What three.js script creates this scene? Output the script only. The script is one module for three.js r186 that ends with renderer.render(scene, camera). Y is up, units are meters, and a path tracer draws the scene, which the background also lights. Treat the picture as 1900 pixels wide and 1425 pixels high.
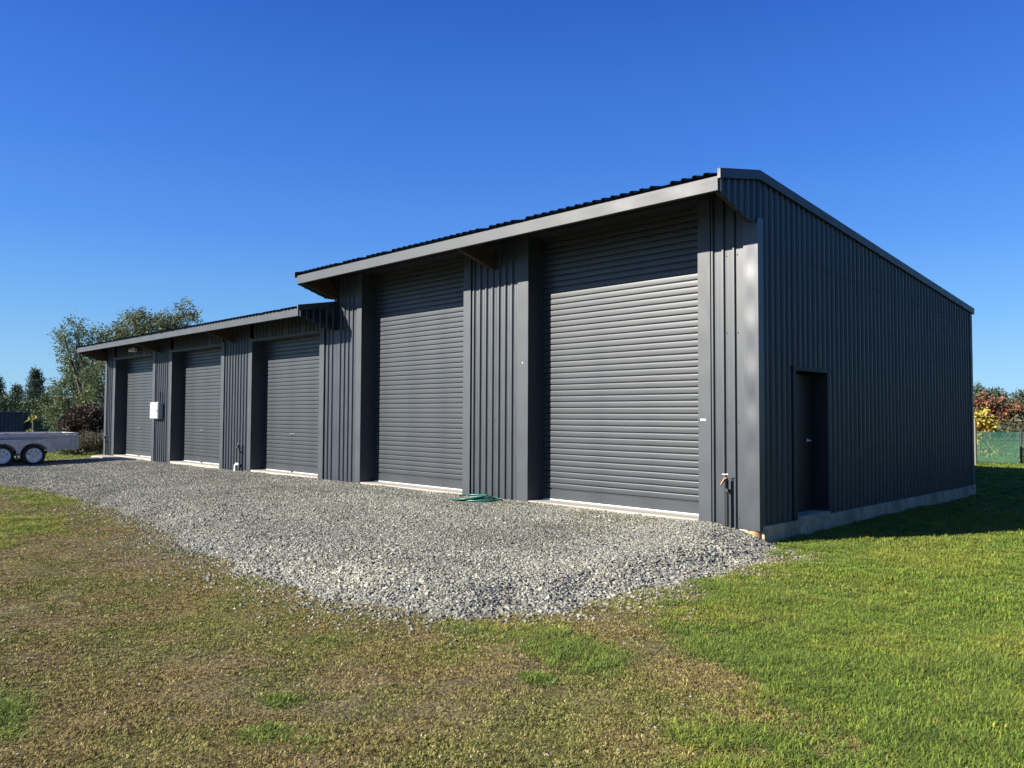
import * as THREE from 'three';
import { mergeGeometries, mergeVertices } from 'three/addons/utils/BufferGeometryUtils.js';
import { RoundedBoxGeometry } from 'three/addons/geometries/RoundedBoxGeometry.js';

// ------------------------------------------------------------------ camera, sky, sun, exposure
const scene = new THREE.Scene();
const EYE = new THREE.Vector3(5.2615, 1.5, 9.8986), F = 1471.07, CX = 950, CY = 712.5;   // focal length in pixels of a 1900 x 1425 picture
const pitch = 0.03954, yaw = 0.78922, roll = 0.004436;
const fw = new THREE.Vector3(-Math.sin(yaw) * Math.cos(pitch), Math.sin(pitch), -Math.cos(yaw) * Math.cos(pitch));
const r0 = new THREE.Vector3(Math.cos(yaw), 0, -Math.sin(yaw)), u0 = new THREE.Vector3().crossVectors(r0, fw);
const rt = r0.clone().multiplyScalar(Math.cos(roll)).addScaledVector(u0, Math.sin(roll));
const up = u0.clone().multiplyScalar(Math.cos(roll)).addScaledVector(r0, -Math.sin(roll));
const camera = new THREE.PerspectiveCamera(2 * Math.atan(CY / F) * 180 / Math.PI, 4 / 3, 0.1, 1500);
camera.position.copy(EYE);
camera.quaternion.setFromRotationMatrix(new THREE.Matrix4().makeBasis(rt, up, fw.clone().negate()));
camera.updateMatrixWorld();

const renderer = new THREE.WebGLRenderer({ antialias: true });
renderer.toneMapping = THREE.LinearToneMapping;
renderer.toneMappingExposure = 2.3;
renderer.shadowMap.enabled = true;

const SUN = new THREE.Vector3(-0.56, 0.565, 1.0).normalize();
{ // clear blue sky: colour by height above the horizon, Rayleigh phase and a little glow round the sun
  const W = 512, H = 256, data = new Float32Array(W * H * 4);
  const stops = [[-90, .22, .34, .42], [-1, .40, .64, .84], [0, .46, .77, .99], [3, .36, .685, 1.0], [7, .215, .53, 1.02], [12, .122, .37, .99], [18, .072, .262, .87], [28, .036, .152, .66], [45, .022, .10, .44], [90, .016, .075, .33]];
  for (let j = 0; j < H; j++) for (let i = 0; i < W; i++) {
    const e = ((j + .5) / H - .5) * 180, a = ((i + .5) / W - .5) * 2 * Math.PI;
    let k = 0; while (k < stops.length - 2 && e > stops[k + 1][0]) k++;
    const A = stops[k], B = stops[k + 1], t = Math.min(1, Math.max(0, (e - A[0]) / (B[0] - A[0])));
    const ce = Math.cos(e * Math.PI / 180), dx = ce * Math.cos(a), dy = Math.sin(e * Math.PI / 180), dz = ce * Math.sin(a);
    const c = dx * SUN.x + dy * SUN.y + dz * SUN.z;
    const ph = .86 + .34 * c * c, glow = Math.pow(Math.max(0, c), 6) * .16;
    for (let m = 0; m < 3; m++) data[(j * W + i) * 4 + m] = (A[m + 1] + (B[m + 1] - A[m + 1]) * t) * ph / 2.3 + glow * .45;
    data[(j * W + i) * 4 + 3] = 1;
  }
  const sky = new THREE.DataTexture(data, W, H, THREE.RGBAFormat, THREE.FloatType);
  sky.mapping = THREE.EquirectangularReflectionMapping; sky.magFilter = sky.minFilter = THREE.LinearFilter; sky.needsUpdate = true;
  scene.background = sky; scene.environment = sky;
}
const sun = new THREE.DirectionalLight(new THREE.Color().setRGB(1, .935, .83), 5.0);
sun.position.copy(SUN).multiplyScalar(60).add(new THREE.Vector3(-10, 0, 0)); sun.target.position.set(-10, 0, 0);
sun.castShadow = true; sun.shadow.mapSize.set(4096, 4096);
Object.assign(sun.shadow.camera, { left: -45, right: 45, top: 30, bottom: -30, near: 1, far: 160 });
scene.add(sun, sun.target);

// ------------------------------------------------------------------ helpers
let seed = 12345;
const rnd = () => { seed = (seed + 0x6D2B79F5) | 0; let t = Math.imul(seed ^ (seed >>> 15), 1 | seed); t = (t + Math.imul(t ^ (t >>> 7), 61 | t)) ^ t; return ((t ^ (t >>> 14)) >>> 0) / 4294967296; };
const rr = (a, b) => a + (b - a) * rnd();
const V = (x, y, z) => new THREE.Vector3(x, y, z);
const clamp = (x, a = 0, b = 1) => Math.min(b, Math.max(a, x));
const smooth = (a, b, x) => { const t = clamp((x - a) / (b - a)); return t * t * (3 - 2 * t); };
const hash = (i, j, s = 0) => { let h = Math.imul(i, 374761393) + Math.imul(j, 668265263) + Math.imul(s, 2147483647 - 59); h = Math.imul(h ^ (h >>> 13), 1274126177); return ((h ^ (h >>> 16)) >>> 0) / 4294967296; };
function noise(x, y, s = 0, per = 0) {
  const i = Math.floor(x), j = Math.floor(y), fx = x - i, fy = y - j, w = n => per ? ((n % per) + per) % per : n;
  const u = fx * fx * (3 - 2 * fx), v = fy * fy * (3 - 2 * fy);
  const a = hash(w(i), w(j), s), b = hash(w(i + 1), w(j), s), c = hash(w(i), w(j + 1), s), d = hash(w(i + 1), w(j + 1), s);
  return a + (b - a) * u + (c - a) * v + (a - b - c + d) * u * v;
}
function fbm(x, y, oct = 4, s = 0, per = 0) { let f = 0, a = .5, n = 0; for (let k = 0; k < oct; k++) { f += a * noise(x, y, s + k * 17, per); n += a; a *= .5; x *= 2; y *= 2; if (per) per *= 2; } return f / n; }
function texture(size, fn, srgb = false, repeat = 1) {   // fn(u, v) -> [r, g, b] in 0..1
  const d = new Uint8Array(size * size * 4);
  for (let j = 0; j < size; j++) for (let i = 0; i < size; i++) {
    const c = fn(i / size, j / size);
    for (let m = 0; m < 3; m++) d[(j * size + i) * 4 + m] = clamp(c[m]) * 255;
    d[(j * size + i) * 4 + 3] = 255;
  }
  const t = new THREE.DataTexture(d, size, size, THREE.RGBAFormat); t.wrapS = t.wrapT = THREE.RepeatWrapping; t.magFilter = THREE.LinearFilter; t.minFilter = THREE.LinearMipmapLinearFilter; t.generateMipmaps = true;
  if (srgb) t.colorSpace = THREE.SRGBColorSpace; t.repeat.set(repeat, repeat); t.needsUpdate = true; return t;
}
const lin = (r, g, b) => new THREE.Color().setRGB(r, g, b);
const mat = (c, o = {}) => { const M = o.transmission || o.clearcoat || o.sheen || o.ior ? THREE.MeshPhysicalMaterial : THREE.MeshStandardMaterial; return new M({ color: Array.isArray(c) ? lin(...c) : c, roughness: .8, metalness: 0, side: THREE.DoubleSide, ...o }); };
const used = {};
function numbered(n) { used[n] = (used[n] ?? -1) + 1; return used[n] ? `${n}_${String(used[n]).padStart(3, '0')}` : n; }
function shade(m) { m.castShadow = m.receiveShadow = true; return m; }
function thing(name, label, category, group, kind, pos = [0, 0, 0], turn = 0) {
  const g = new THREE.Group(); g.name = numbered(name); g.position.set(...pos); g.rotation.y = turn;
  g.userData = { label, category }; if (group) g.userData.group = group; if (kind) g.userData.kind = kind; scene.add(g); return g;
}
function part(parent, name, geo, m) { const o = shade(new THREE.Mesh(geo, m)); o.name = name; parent.add(o); return o; }
function solo(name, geo, m, label, category, kind, group) {
  const o = shade(new THREE.Mesh(geo, m)); o.name = numbered(name); o.userData = { label, category }; if (kind) o.userData.kind = kind; if (group) o.userData.group = group; scene.add(o); return o;
}
function sub(parent, name) { const g = new THREE.Group(); g.name = name; parent.add(g); return g; }
const box = (x0, x1, y0, y1, z0, z1, bevel = 0) => { const g = bevel ? new RoundedBoxGeometry(x1 - x0, y1 - y0, z1 - z0, 1, bevel) : new THREE.BoxGeometry(x1 - x0, y1 - y0, z1 - z0); g.translate((x0 + x1) / 2, (y0 + y1) / 2, (z0 + z1) / 2); return g; };
const cyl = (r1, r2, a, b, n = 12) => { const d = b.clone().sub(a), g = new THREE.CylinderGeometry(r2, r1, d.length(), n); g.translate(0, d.length() / 2, 0); g.applyQuaternion(new THREE.Quaternion().setFromUnitVectors(V(0, 1, 0), d.clone().normalize())); g.translate(a.x, a.y, a.z); return g; };
const tube = (pts, r, n = 40, rs = 8) => new THREE.TubeGeometry(new THREE.CatmullRomCurve3(pts), n, r, rs);
const merge = gs => mergeGeometries(gs.map(g => { const h = g.index ? g.toNonIndexed() : g; for (const k of Object.keys(h.attributes)) if (!['position', 'normal', 'uv'].includes(k)) h.deleteAttribute(k); return h; }));
const ray = (px, py) => fw.clone().addScaledVector(rt, (px - CX) / F).addScaledVector(up, -(py - CY) / F);
const at = (px, py, depth) => EYE.clone().addScaledVector(ray(px, py), depth);
// a bent sheet: polyline pts [[u, d], ...] swept along E from t0(u) to t1(u); rows > 1 allows dents(u, t)
function sheet(pts, O, U, D, E, t0, t1, rows = 1, dent) {
  const pos = [], nor = [], uv = [], idx = [], seg = [], flip = U.clone().cross(E).dot(D) < 0;
  for (let k = 0; k < pts.length - 1; k++) { const du = pts[k + 1][0] - pts[k][0], dd = pts[k + 1][1] - pts[k][1], l = Math.hypot(du, dd) || 1; seg.push([-dd / l, du / l]); }
  let run = 0;
  for (let k = 0; k < seg.length; k++) {
    const n0 = seg[k], blend = m => m && m[0] * n0[0] + m[1] * n0[1] > .75 ? [m[0] + n0[0], m[1] + n0[1]] : n0;
    const na = blend(seg[k - 1]), nb = blend(seg[k + 1]), base = pos.length / 3, len = Math.hypot(pts[k + 1][0] - pts[k][0], pts[k + 1][1] - pts[k][1]);
    for (let r = 0; r <= rows; r++) for (const [p, n, w] of [[pts[k], na, run], [pts[k + 1], nb, run + len]]) {
      const a = t0(p[0]), b = t1(p[0]), t = a + (b - a) * r / rows, d = p[1] + (dent ? dent(w, t) : 0);
      const q = O.clone().addScaledVector(U, p[0]).addScaledVector(D, d).addScaledVector(E, t);
      const N = U.clone().multiplyScalar(n[0]).addScaledVector(D, n[1]).normalize();
      pos.push(q.x, q.y, q.z); nor.push(N.x, N.y, N.z); uv.push(w, t);
    }
    for (let r = 0; r < rows; r++) { const b = base + r * 2; if (flip) idx.push(b, b + 2, b + 1, b + 1, b + 2, b + 3); else idx.push(b, b + 1, b + 2, b + 1, b + 3, b + 2); }
    run += len;
  }
  const g = new THREE.BufferGeometry();
  g.setAttribute('position', new THREE.Float32BufferAttribute(pos, 3)); g.setAttribute('normal', new THREE.Float32BufferAttribute(nor, 3)); g.setAttribute('uv', new THREE.Float32BufferAttribute(uv, 2)); g.setIndex(idx);
  if (dent) g.computeVertexNormals();   // strips share no vertices, so folds stay sharp
  return g;
}
const X = V(1, 0, 0), Y = V(0, 1, 0), Z = V(0, 0, 1), NX = V(-1, 0, 0), NZ = V(0, 0, -1), K = v => () => v;
// side view polygon [[z, y], ...] pushed out along x from x0 to x1
function slabZY(poly, x0, x1) {
  const s = new THREE.Shape(poly.map(([z, y]) => new THREE.Vector2(-z, y)));
  const g = new THREE.ExtrudeGeometry(s, { depth: x1 - x0, bevelEnabled: false }); g.rotateY(Math.PI / 2); g.translate(x0, 0, 0); return g;
}

// ------------------------------------------------------------------ materials
const speck = texture(512, (u, v) => { const n = fbm(u * 8, v * 8, 5, 3, 8), m = fbm(u * 64, v * 64, 2, 9, 64); const k = .45 + .28 * n + .27 * m; return [k, k, k]; });
const paintRough = texture(256, (u, v) => { const n = fbm(u * 6, v * 2, 4, 21, 0); const k = .84 + .22 * (n - .5); return [k, k, k]; });
const dust = texture(512, (u, v) => { const n = fbm(u * 4, v * 4, 5, 31, 4), s = fbm(u * 48, v * 3, 3, 37, 48); const k = .93 + .12 * (n - .5) + .05 * (s - .5); return [k, k, k]; }, false, .5);
const M = {
  clad: mat([.026, .034, .043], { ior: 1.6, roughness: .53, roughnessMap: paintRough, map: dust }),
  flash: mat([.031, .0385, .047], { ior: 1.6, roughness: .64, roughnessMap: paintRough, map: dust }),
  roll: mat([.033, .0395, .0455], { ior: 1.6, roughness: .50, roughnessMap: paintRough, map: dust }),
  trim: mat([.040, .047, .056], { ior: 1.6, roughness: .47, roughnessMap: paintRough, map: dust }),
  frame: mat([.017, .019, .021], { roughness: .6 }),
  timber: mat([.065, .044, .030], { roughness: .85, map: texture(256, (u, v) => { const k = .6 + .5 * fbm(u * 3, v * 40, 4, 41, 0); return [k, k * .95, k * .88]; }) }),
  pole: mat([.42, .29, .15], { roughness: .85, map: texture(256, (u, v) => { const k = .55 + .6 * fbm(u * 20, v * 3, 4, 43, 0); return [k, k * .95, k * .85]; }) }),
  concrete: mat([.43, .405, .355], { roughness: .92, map: texture(512, (u, v) => { const n = fbm(u * 5, v * 5, 5, 51, 5), m = fbm(u * 60, v * 60, 2, 53, 60), k = .62 + .42 * n + .14 * (m - .5); return [k, k * .99, k * .97]; }), bumpMap: speck, bumpScale: .006 }),
  plinth: mat([.58, .50, .36], { roughness: .95, map: texture(512, (u, v) => { const n = fbm(u * 6, v * 6, 6, 61, 6), s = smooth(.5, .7, fbm(u * 11, v * 11, 4, 65, 11)), k = .5 + .6 * n - .25 * s; return [k, k * .98, k * .92]; }), bumpMap: speck, bumpScale: .02 }),
  alu: mat([.72, .73, .73], { roughness: .4, metalness: .3 }),
  steel: mat([.45, .46, .47], { roughness: .35, metalness: .9 }),
  galv: mat([.60, .585, .55], { roughness: .45, metalness: .25, map: texture(256, (u, v) => { const k = .7 + .4 * fbm(u * 14, v * 14, 3, 71, 14); return [k, k, k * 1.02]; }) }),
  boxgrey: mat([.34, .375, .375], { roughness: .5 }),
  white: mat([.75, .76, .76], { roughness: .45 }),
  black: mat([.018, .018, .02], { roughness: .6 }),
  rubber: mat([.022, .022, .024], { roughness: .85 }),
  brass: mat([.27, .16, .10], { roughness: .45, metalness: .9 }),
  hose: mat([.009, .11, .082], { roughness: .35 }),
  red: mat([.42, .06, .05], { roughness: .5 }),
  screw: mat([.05, .052, .056], { roughness: .5 }),
};

// ------------------------------------------------------------------ land: heights, gravel outline, where the turf is green
const POLY = [[-.1, -.9], [.12, -.25], [.38, .2], [.44, .6], [.56, 1.3], [.62, 2.7], [.60, 3.75], [.52, 4.45], [.36, 4.95], [.08, 5.38], [-.4, 5.68], [-.85, 5.8], [-1.5, 5.86], [-2.55, 5.87], [-3.9, 5.72], [-5.9, 5.37], [-7.5, 5.12], [-10.9, 4.87], [-13.6, 4.78], [-16, 4.93], [-17.2, 5.25], [-19.5, 6.6], [-21.5, 9], [-25.4, 9], [-25.3, 4], [-25.4, -.9]];
function inGravel(x, z) {   // metres inside the outline, negative outside
  let d = 1e9, c = false;
  for (let i = 0, j = POLY.length - 1; i < POLY.length; j = i++) {
    const [ax, az] = POLY[j], [bx, bz] = POLY[i], ex = bx - ax, ez = bz - az, t = clamp(((x - ax) * ex + (z - az) * ez) / (ex * ex + ez * ez));
    d = Math.min(d, Math.hypot(x - ax - t * ex, z - az - t * ez));
    if ((az > z) !== (bz > z) && x < (bx - ax) * (z - az) / (bz - az) + ax) c = !c;
  }
  return (c ? d : -d) + .05 + (fbm(x * 1.7, z * 1.7, 4, 5) - .5) * .5;
}
const lawnY = (x, z) => -.21 + .09 * smooth(-16, -24, x) + .205 * smooth(-9, -17, z) * smooth(-22, -8, x) + .03 * (fbm(x * .5, z * .5, 3, 2) - .5) + .05 * smooth(0.0, -2.5, z) * smooth(0.5, -.5, x);
const gravelY = (x, z, s) => { const fill = smooth(-.2, .95, s); return lawnY(x, z) - .03 + fill * (.03 + (.004 - .035 * smooth(-11, -16, x) - .075 * smooth(.3, 3.4, z) - lawnY(x, z))) + .035 * (fbm(x * 1.3, z * 1.3, 3, 8) - .5) * fill; };
const GREEN = [[-15.7, 5.9, 2.6, .9], [-12.6, 5.4, 1.6, .55], [-9.2, 6.9, 1.7, .7], [-7.4, 7.6, 1.1, .5], [-.05, 8.8, .4, .2, .45], [1.32, 7.8, .16, .14], [1.56, 7.72, .16, .08], [-.03, 6.63, .22, .1, .6], [1.68, 6.12, .12, .08], [1.15, 5.5, .7, .35, .3], [.9, 7.5, .12, .1]];
function greenness(x, z) {
  const edge = x - (.35 + .25 * smooth(-1, 3, z) + .9 * smooth(3.3, 4.3, z) + 1.5 * smooth(4.2, 5.8, z)) - .5 * Math.max(0, z - 7.2);
  let g = smooth(-.15, 1.35, edge + 2.2 * (fbm(x * .9, z * .9, 4, 14) - .5) + 1.5 * (fbm(x * 3.7, z * 3.7, 3, 15) - .5));
  for (const [cx, cz, ax, az, k = .85] of GREEN) { const q = Math.hypot((x - cx) / ax, (z - cz) / az); g = Math.max(g, (1 - smooth(.3, 1.4, q + 1.1 * (fbm(x * 1.9, z * 1.9, 4, 18) - .5))) * k); }
  if (z < 0 && x > 0) g = 1;
  if (x < -20 || z < -9) g = Math.max(g, .85);
  return g * (1 - .75 * smooth(.62, .78, fbm(x * 1.6 + 40, z * 1.6, 3, 23)) * smooth(1, 4, z));
}
const bare = (x, z) => Math.max(smooth(.48, .7, fbm(x * 1.1 + 9, z * 1.1, 4, 29)), 1 - smooth(.5, 1.2, Math.hypot((x + .25) / .95, (z - 6.05) / .38) + .8 * (fbm(x * 3, z * 3, 3, 31) - .5)));

const groundMap = texture(1024, (u, v) => {
  const n = fbm(u * 10, v * 10, 5, 81, 10), m = noise(u * 220, v * 220, 85, 220), q = fbm(u * 90, v * 90, 2, 88, 90);
  let k = .42 + .5 * (n - .5) + .4 * (q - .5) + .3 * (m - .5); if (hash(Math.floor(u * 260), Math.floor(v * 260), 5) > .985) k += .3;
  return [k * 1.04, k, k * .93];
});
groundMap.repeat.set(.42, .42);
const groundBump = texture(1024, (u, v) => { const k = .5 * fbm(u * 24, v * 24, 4, 91, 24) + .5 * fbm(u * 110, v * 110, 3, 93, 110); return [k, k, k]; }); groundBump.repeat.set(.42, .42);
function grid(xs, zs, yf, cf, m, name, label, category) {
  const pos = [], col = [], uv = [], idx = [], n = xs.length;
  for (const z of zs) for (const x of xs) { pos.push(x, yf(x, z), z); uv.push(x, z); const c = cf(x, z); col.push(c[0], c[1], c[2]); }
  for (let j = 0; j < zs.length - 1; j++) for (let i = 0; i < n - 1; i++) { const a = j * n + i; idx.push(a, a + n, a + 1, a + 1, a + n, a + n + 1); }
  const g = new THREE.BufferGeometry(); g.setAttribute('position', new THREE.Float32BufferAttribute(pos, 3)); g.setAttribute('uv', new THREE.Float32BufferAttribute(uv, 2)); g.setAttribute('color', new THREE.Float32BufferAttribute(col, 3)); g.setIndex(idx); g.computeVertexNormals();
  return solo(name, g, m, label, category, 'structure');
}
const steps = (list) => { const o = []; for (const [a, b, s] of list) for (let x = a; x < b - 1e-6; x += s) o.push(x); o.push(list[list.length - 1][1]); return o; };
const BR = [.21, .165, .08], OL = [.175, .155, .058], GR = [.12, .18, .03], SO = [.19, .155, .105];
const groundColor = (x, z) => {
  const g = greenness(x, z), b = bare(x, z), o = smooth(.35, .65, fbm(x * 2.3, z * 2.3, 4, 33)), f = 1.5;
  return [0, 1, 2].map(k => { let c = BR[k] + (OL[k] - BR[k]) * o; c += (SO[k] - c) * b * .65; return (c + (GR[k] - c) * g) * f; });
};
grid(steps([[-400, -60, 34], [-60, -20, 1.6], [-20, -7, .3], [-7, 6, .085], [6, 14, .4], [14, 60, 4], [60, 400, 34]]), steps([[-400, -60, 34], [-60, -26, 2], [-26, 2, .35], [2, 9.4, .085], [9.4, 16, .5], [16, 60, 4], [60, 400, 34]]),
  (x, z) => { const near = x > -9 && x < 8 && z > -1 && z < 11; return lawnY(x, z) + (near ? .022 * (fbm(x * 5, z * 5, 4, 12) - .5) : 0) - .05 * smooth(-.1, .5, inGravelFast(x, z)); }, groundColor,
  mat([1, 1, 1], { vertexColors: true, map: groundMap, roughness: 1, ior: 1.5, specularIntensity: .3, bumpMap: groundBump, bumpScale: .022 }), 'ground', 'patchy lawn of green turf and dry olive brown moss around the gravel', 'lawn');
function inGravelFast(x, z) { return x < 3 && x > -28 && z > -2 && z < 11 ? inGravel(x, z) : -9; }

const gravelMap = texture(1024, (u, v) => { const c = noise(u * 150, v * 150, 101, 150), d = noise(u * 70, v * 70, 103, 70), n = fbm(u * 6, v * 6, 4, 105, 6); const k = .42 + .5 * (c - .5) + .3 * (d - .5) + .35 * (n - .5); return [k * 1.01, k, k * .97]; });
gravelMap.repeat.set(.6, .6);
grid(steps([[-26, -8, .25], [-8, 1.6, .1]]), steps([[-.15, 9.2, .1]]), (x, z) => { const s = inGravel(x, z); return s < -.3 ? lawnY(x, z) - .12 : gravelY(x, z, s); }, () => [1, 1, 1],
  mat([.21, .20, .172], { map: gravelMap, vertexColors: true, roughness: 1, bumpMap: gravelMap, bumpScale: .02 }), 'gravel_pad', 'grey crushed gravel pad in front of the shed doors', 'gravel');

// ------------------------------------------------------------------ the shed
const shed = thing('shed', 'long charcoal corrugated steel shed with five roller doors and a raised end', 'shed');
const RIB = .168, HR = { ridge: 4.80, front: 4.60, back: 3.86, fb: 4.385, ft: 4.565 }, LR = { ridge: 4.045, front: 3.86, back: 3.12, fb: 3.675, ft: 3.845 };
const XE = -25.82, XS = -10.45, DZ = -9.55, OUT = 1.0;
const roofAt = (R, z) => z >= 0 ? R.ridge + (R.front - R.ridge) * z / OUT : R.ridge + (R.back - R.ridge) * z / (DZ - .1);
function ribPoints(a, b, phase = 0, h = .029, w0 = .030, w1 = .012, swage = true) {
  const P = [[a, 0]];
  for (let c = Math.ceil((a + w0 + .006 - phase) / RIB) * RIB + phase; c < b - w0 - .004; c += RIB) {
    if (swage) for (const q of [c - RIB * .5 - .024, c - RIB * .5 + .024]) if (q > P[P.length - 1][0] + .014) P.push([q - .009, 0], [q, .0028], [q + .009, 0]);
    P.push([c - w0, 0], [c - w1, h], [c + w1, h], [c + w0, 0]);
  }
  if (b > P[P.length - 1][0]) P.push([b, 0]);
  return P;
}
const screwAt = []; const screwGeo = new THREE.CylinderGeometry(.009, .0125, .011, 8);
function screw(p, n) { const g = screwGeo.clone(); g.applyQuaternion(new THREE.Quaternion().setFromUnitVectors(Y, n)); g.translate(p.x, p.y, p.z); screwAt.push(g); }
function frontSheets(a, b, y0, y1, z = 0) {       // wall facing +z between x = a and x = b
  const n = Math.max(1, Math.round((b - a) / .84));
  for (let k = 0; k < n; k++) { const l = a + (b - a) * k / n, r = a + (b - a) * (k + 1) / n; part(shed, 'cladding_sheet', sheet(ribPoints(l, r), V(0, 0, z + k * .0015), X, Z, Y, K(y0), K(y1)), M.clad); }
  for (let c = Math.ceil((a + .05) / RIB) * RIB; c < b - .04; c += RIB) for (const y of [.1, 1.42, 2.66, 3.74]) if (y > y0 && y < y1 && hash(Math.round(c * 100), Math.round(y * 10)) > .25) screw(V(c + .045, y + rr(-.006, .006), z + .005), Z);
}
// front wall: piers between the doors, then the strips over the doors
const DOORS = [[-4.29, -.90, 4.62], [-9.38, -5.99, 4.62], [-14.46, -11.10, 3.42], [-19.76, -16.30, 3.42], [-24.80, -21.30, 3.42]];
const CL = -.03;   // bottom edge of the cladding
frontSheets(-.72, -.16, CL, 4.7); frontSheets(-5.80, -4.50, CL, 4.7); frontSheets(XS, -9.56, CL, 4.7); frontSheets(-10.92, XS, CL, 4.0, -.004);
frontSheets(-16.12, -14.64, CL, 4.0); frontSheets(-21.12, -19.94, CL, 4.0); frontSheets(-25.66, -24.98, CL, 4.0);
for (const [a, b, h] of DOORS) frontSheets(a, b, h + .03, h > 4 ? 4.74 : 4.0, -.002);
const dents = (amp, len, s) => (u, t) => amp * (fbm(u * 5 + s, t / len, 3, 111) - .5) + amp * .35 * Math.sin(t / len * 5.1 + s);
for (const [a, b, h] of DOORS) {   // flashings that turn into the reveals
  const wr = a > -5 && a < -4 ? .25 : .19, wl = .2, top = h + .02;
  part(shed, 'jamb_flashing', sheet([[a - wr, .005], [a - wr, .034], [a, .034], [a, -.42]], V(0, 0, 0), X, Z, Y, K(CL - .004), K(h > 4 ? 4.72 : h + .1), 60, dents(.0026, .5, a)), M.flash);
  part(shed, 'jamb_flashing', sheet([[b, -.42], [b, .034], [b + wl, .034], [b + wl, .005]], V(0, 0, 0), X, Z, Y, K(CL - .004), K(h > 4 ? 4.72 : h + .1), 60, dents(.0026, .5, b)), M.flash);
  part(shed, 'head_flashing', sheet([[-.42, h], [.040, h], [.040, h + .06]].map(([d, y]) => [y, d]), V(a, 0, 0), Y, Z, X, K(0), K(b - a)), M.flash);
  void top;
}
part(shed, 'corner_flashing', sheet([[-.18, .004], [-.18, .036], [-.126, .036], [-.072, .036], [-.018, .036], [.036, .036], [.036, -.12], [.004, -.12]], V(0, 0, 0), X, Z, Y, K(CL - .006), K(4.2), 150, (u, t) => (.006 * (fbm(u * 4, t * 2.4, 2, 117) - .5) + .0042 * Math.sin(t * 9.5 + 1 + 1.5 * noise(t, 3, 5))) * (u > .033 && u < .24 ? Math.sin(clamp((u - .033) / .207) * Math.PI) : 0)), M.trim);
part(shed, 'corner_flashing', sheet([[XS + .1, .005], [XS + .1, .037], [XS - .045, .037], [XS - .045, -.12]], V(0, 0, 0), X, Z, Y, K(3.99), K(4.76)), M.flash);
part(shed, 'corner_flashing', sheet([[XE + .16, .004], [XE + .16, .036], [XE - .036, .036], [XE - .036, -.12]], V(0, 0, 0), X, Z, Y, K(CL - .006), K(4.0)), M.flash);
// gable end facing +x, with the wing under the canopy end and the hole of the side door
const HOLE = [1.03, 2.12, 2.17];
{
  const wing = z => z > .26 ? 4.135 + (z - .26) * .335 : 4.13, bottom = u => u < 0 ? wing(-u) : CL - .01, top = u => roofAt(HR, -u) - .02;
  const cuts = [-.985, 0.0008]; for (let u = .84; u < -DZ; u += .84) { for (const c of HOLE.slice(0, 2)) if (c > cuts[cuts.length - 1] && c < u) cuts.push(c); cuts.push(u); } cuts.push(-DZ);
  for (let k = 0; k < cuts.length - 1; k++) {
    const a = cuts[k], b = cuts[k + 1], hole = a >= HOLE[0] - .01 && b <= HOLE[1] + .01, P = ribPoints(a, b, .06);
    part(shed, 'cladding_sheet', sheet(P, V(k % 2 * .0012, 0, 0), NZ, X, Y, u => hole ? HOLE[2] + .04 : (b <= .001 ? wing(-u) : bottom(Math.max(u, 0))), top), M.clad);
  }
  for (let u = .06 + RIB; u < 9.5; u += RIB) for (const [y, p] of [[.1, .7], [1.5, .6], [2.67, .85], [3.78 - u * .02, .6]]) if (y < top(u) - .15 && hash(Math.round(u * 50), Math.round(y * 9), 3) < p && !(u > 1 && u < 2.15 && y < 2.2)) screw(V(y > 3 ? .034 : .006, y, -u + (y > 3 ? 0 : .04)), X);
  part(shed, 'corner_flashing', sheet([[DZ + .1, .004], [DZ + .1, .036], [DZ - .036, .036], [DZ - .036, -.16]].map(([z, d]) => [-z, d]), V(0, 0, 0), NZ, X, Y, K(CL - .012), K(3.85), 20, dents(.002, .6, 3)), M.flash);
}
// ends and wings of both canopies, back wall and far end
function wingSheet(R, x, D, drop) { part(shed, 'cladding_sheet', sheet(ribPoints(-.985, 0, .06), V(x, 0, 0), NZ, D, Y, u => R.fb - .25 + drop * Math.max(0, -u - .26) * .335, u => roofAt(R, -u) - .02), M.clad); }
wingSheet(LR, -10.405, X, 1); wingSheet(HR, XS - .03, NX, 1); wingSheet(LR, XE - .02, NX, 1);
part(shed, 'cladding_sheet', sheet(ribPoints(0, -DZ, .06), V(XS, 0, 0), NZ, NX, Y, u => roofAt(LR, -u) - .1, u => roofAt(HR, -u) - .02), M.clad);
part(shed, 'cladding_sheet', sheet(ribPoints(0, -DZ, .06), V(XE, 0, 0), NZ, NX, Y, K(CL), u => roofAt(LR, -u) - .02), M.clad);
part(shed, 'cladding_sheet', sheet(ribPoints(XS, 0), V(0, 0, DZ), X, NZ, Y, K(CL), K(HR.back - .02)), M.clad);
part(shed, 'cladding_sheet', sheet(ribPoints(XE, XS), V(0, 0, DZ), X, NZ, Y, K(CL), K(LR.back - .02)), M.clad);
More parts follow.
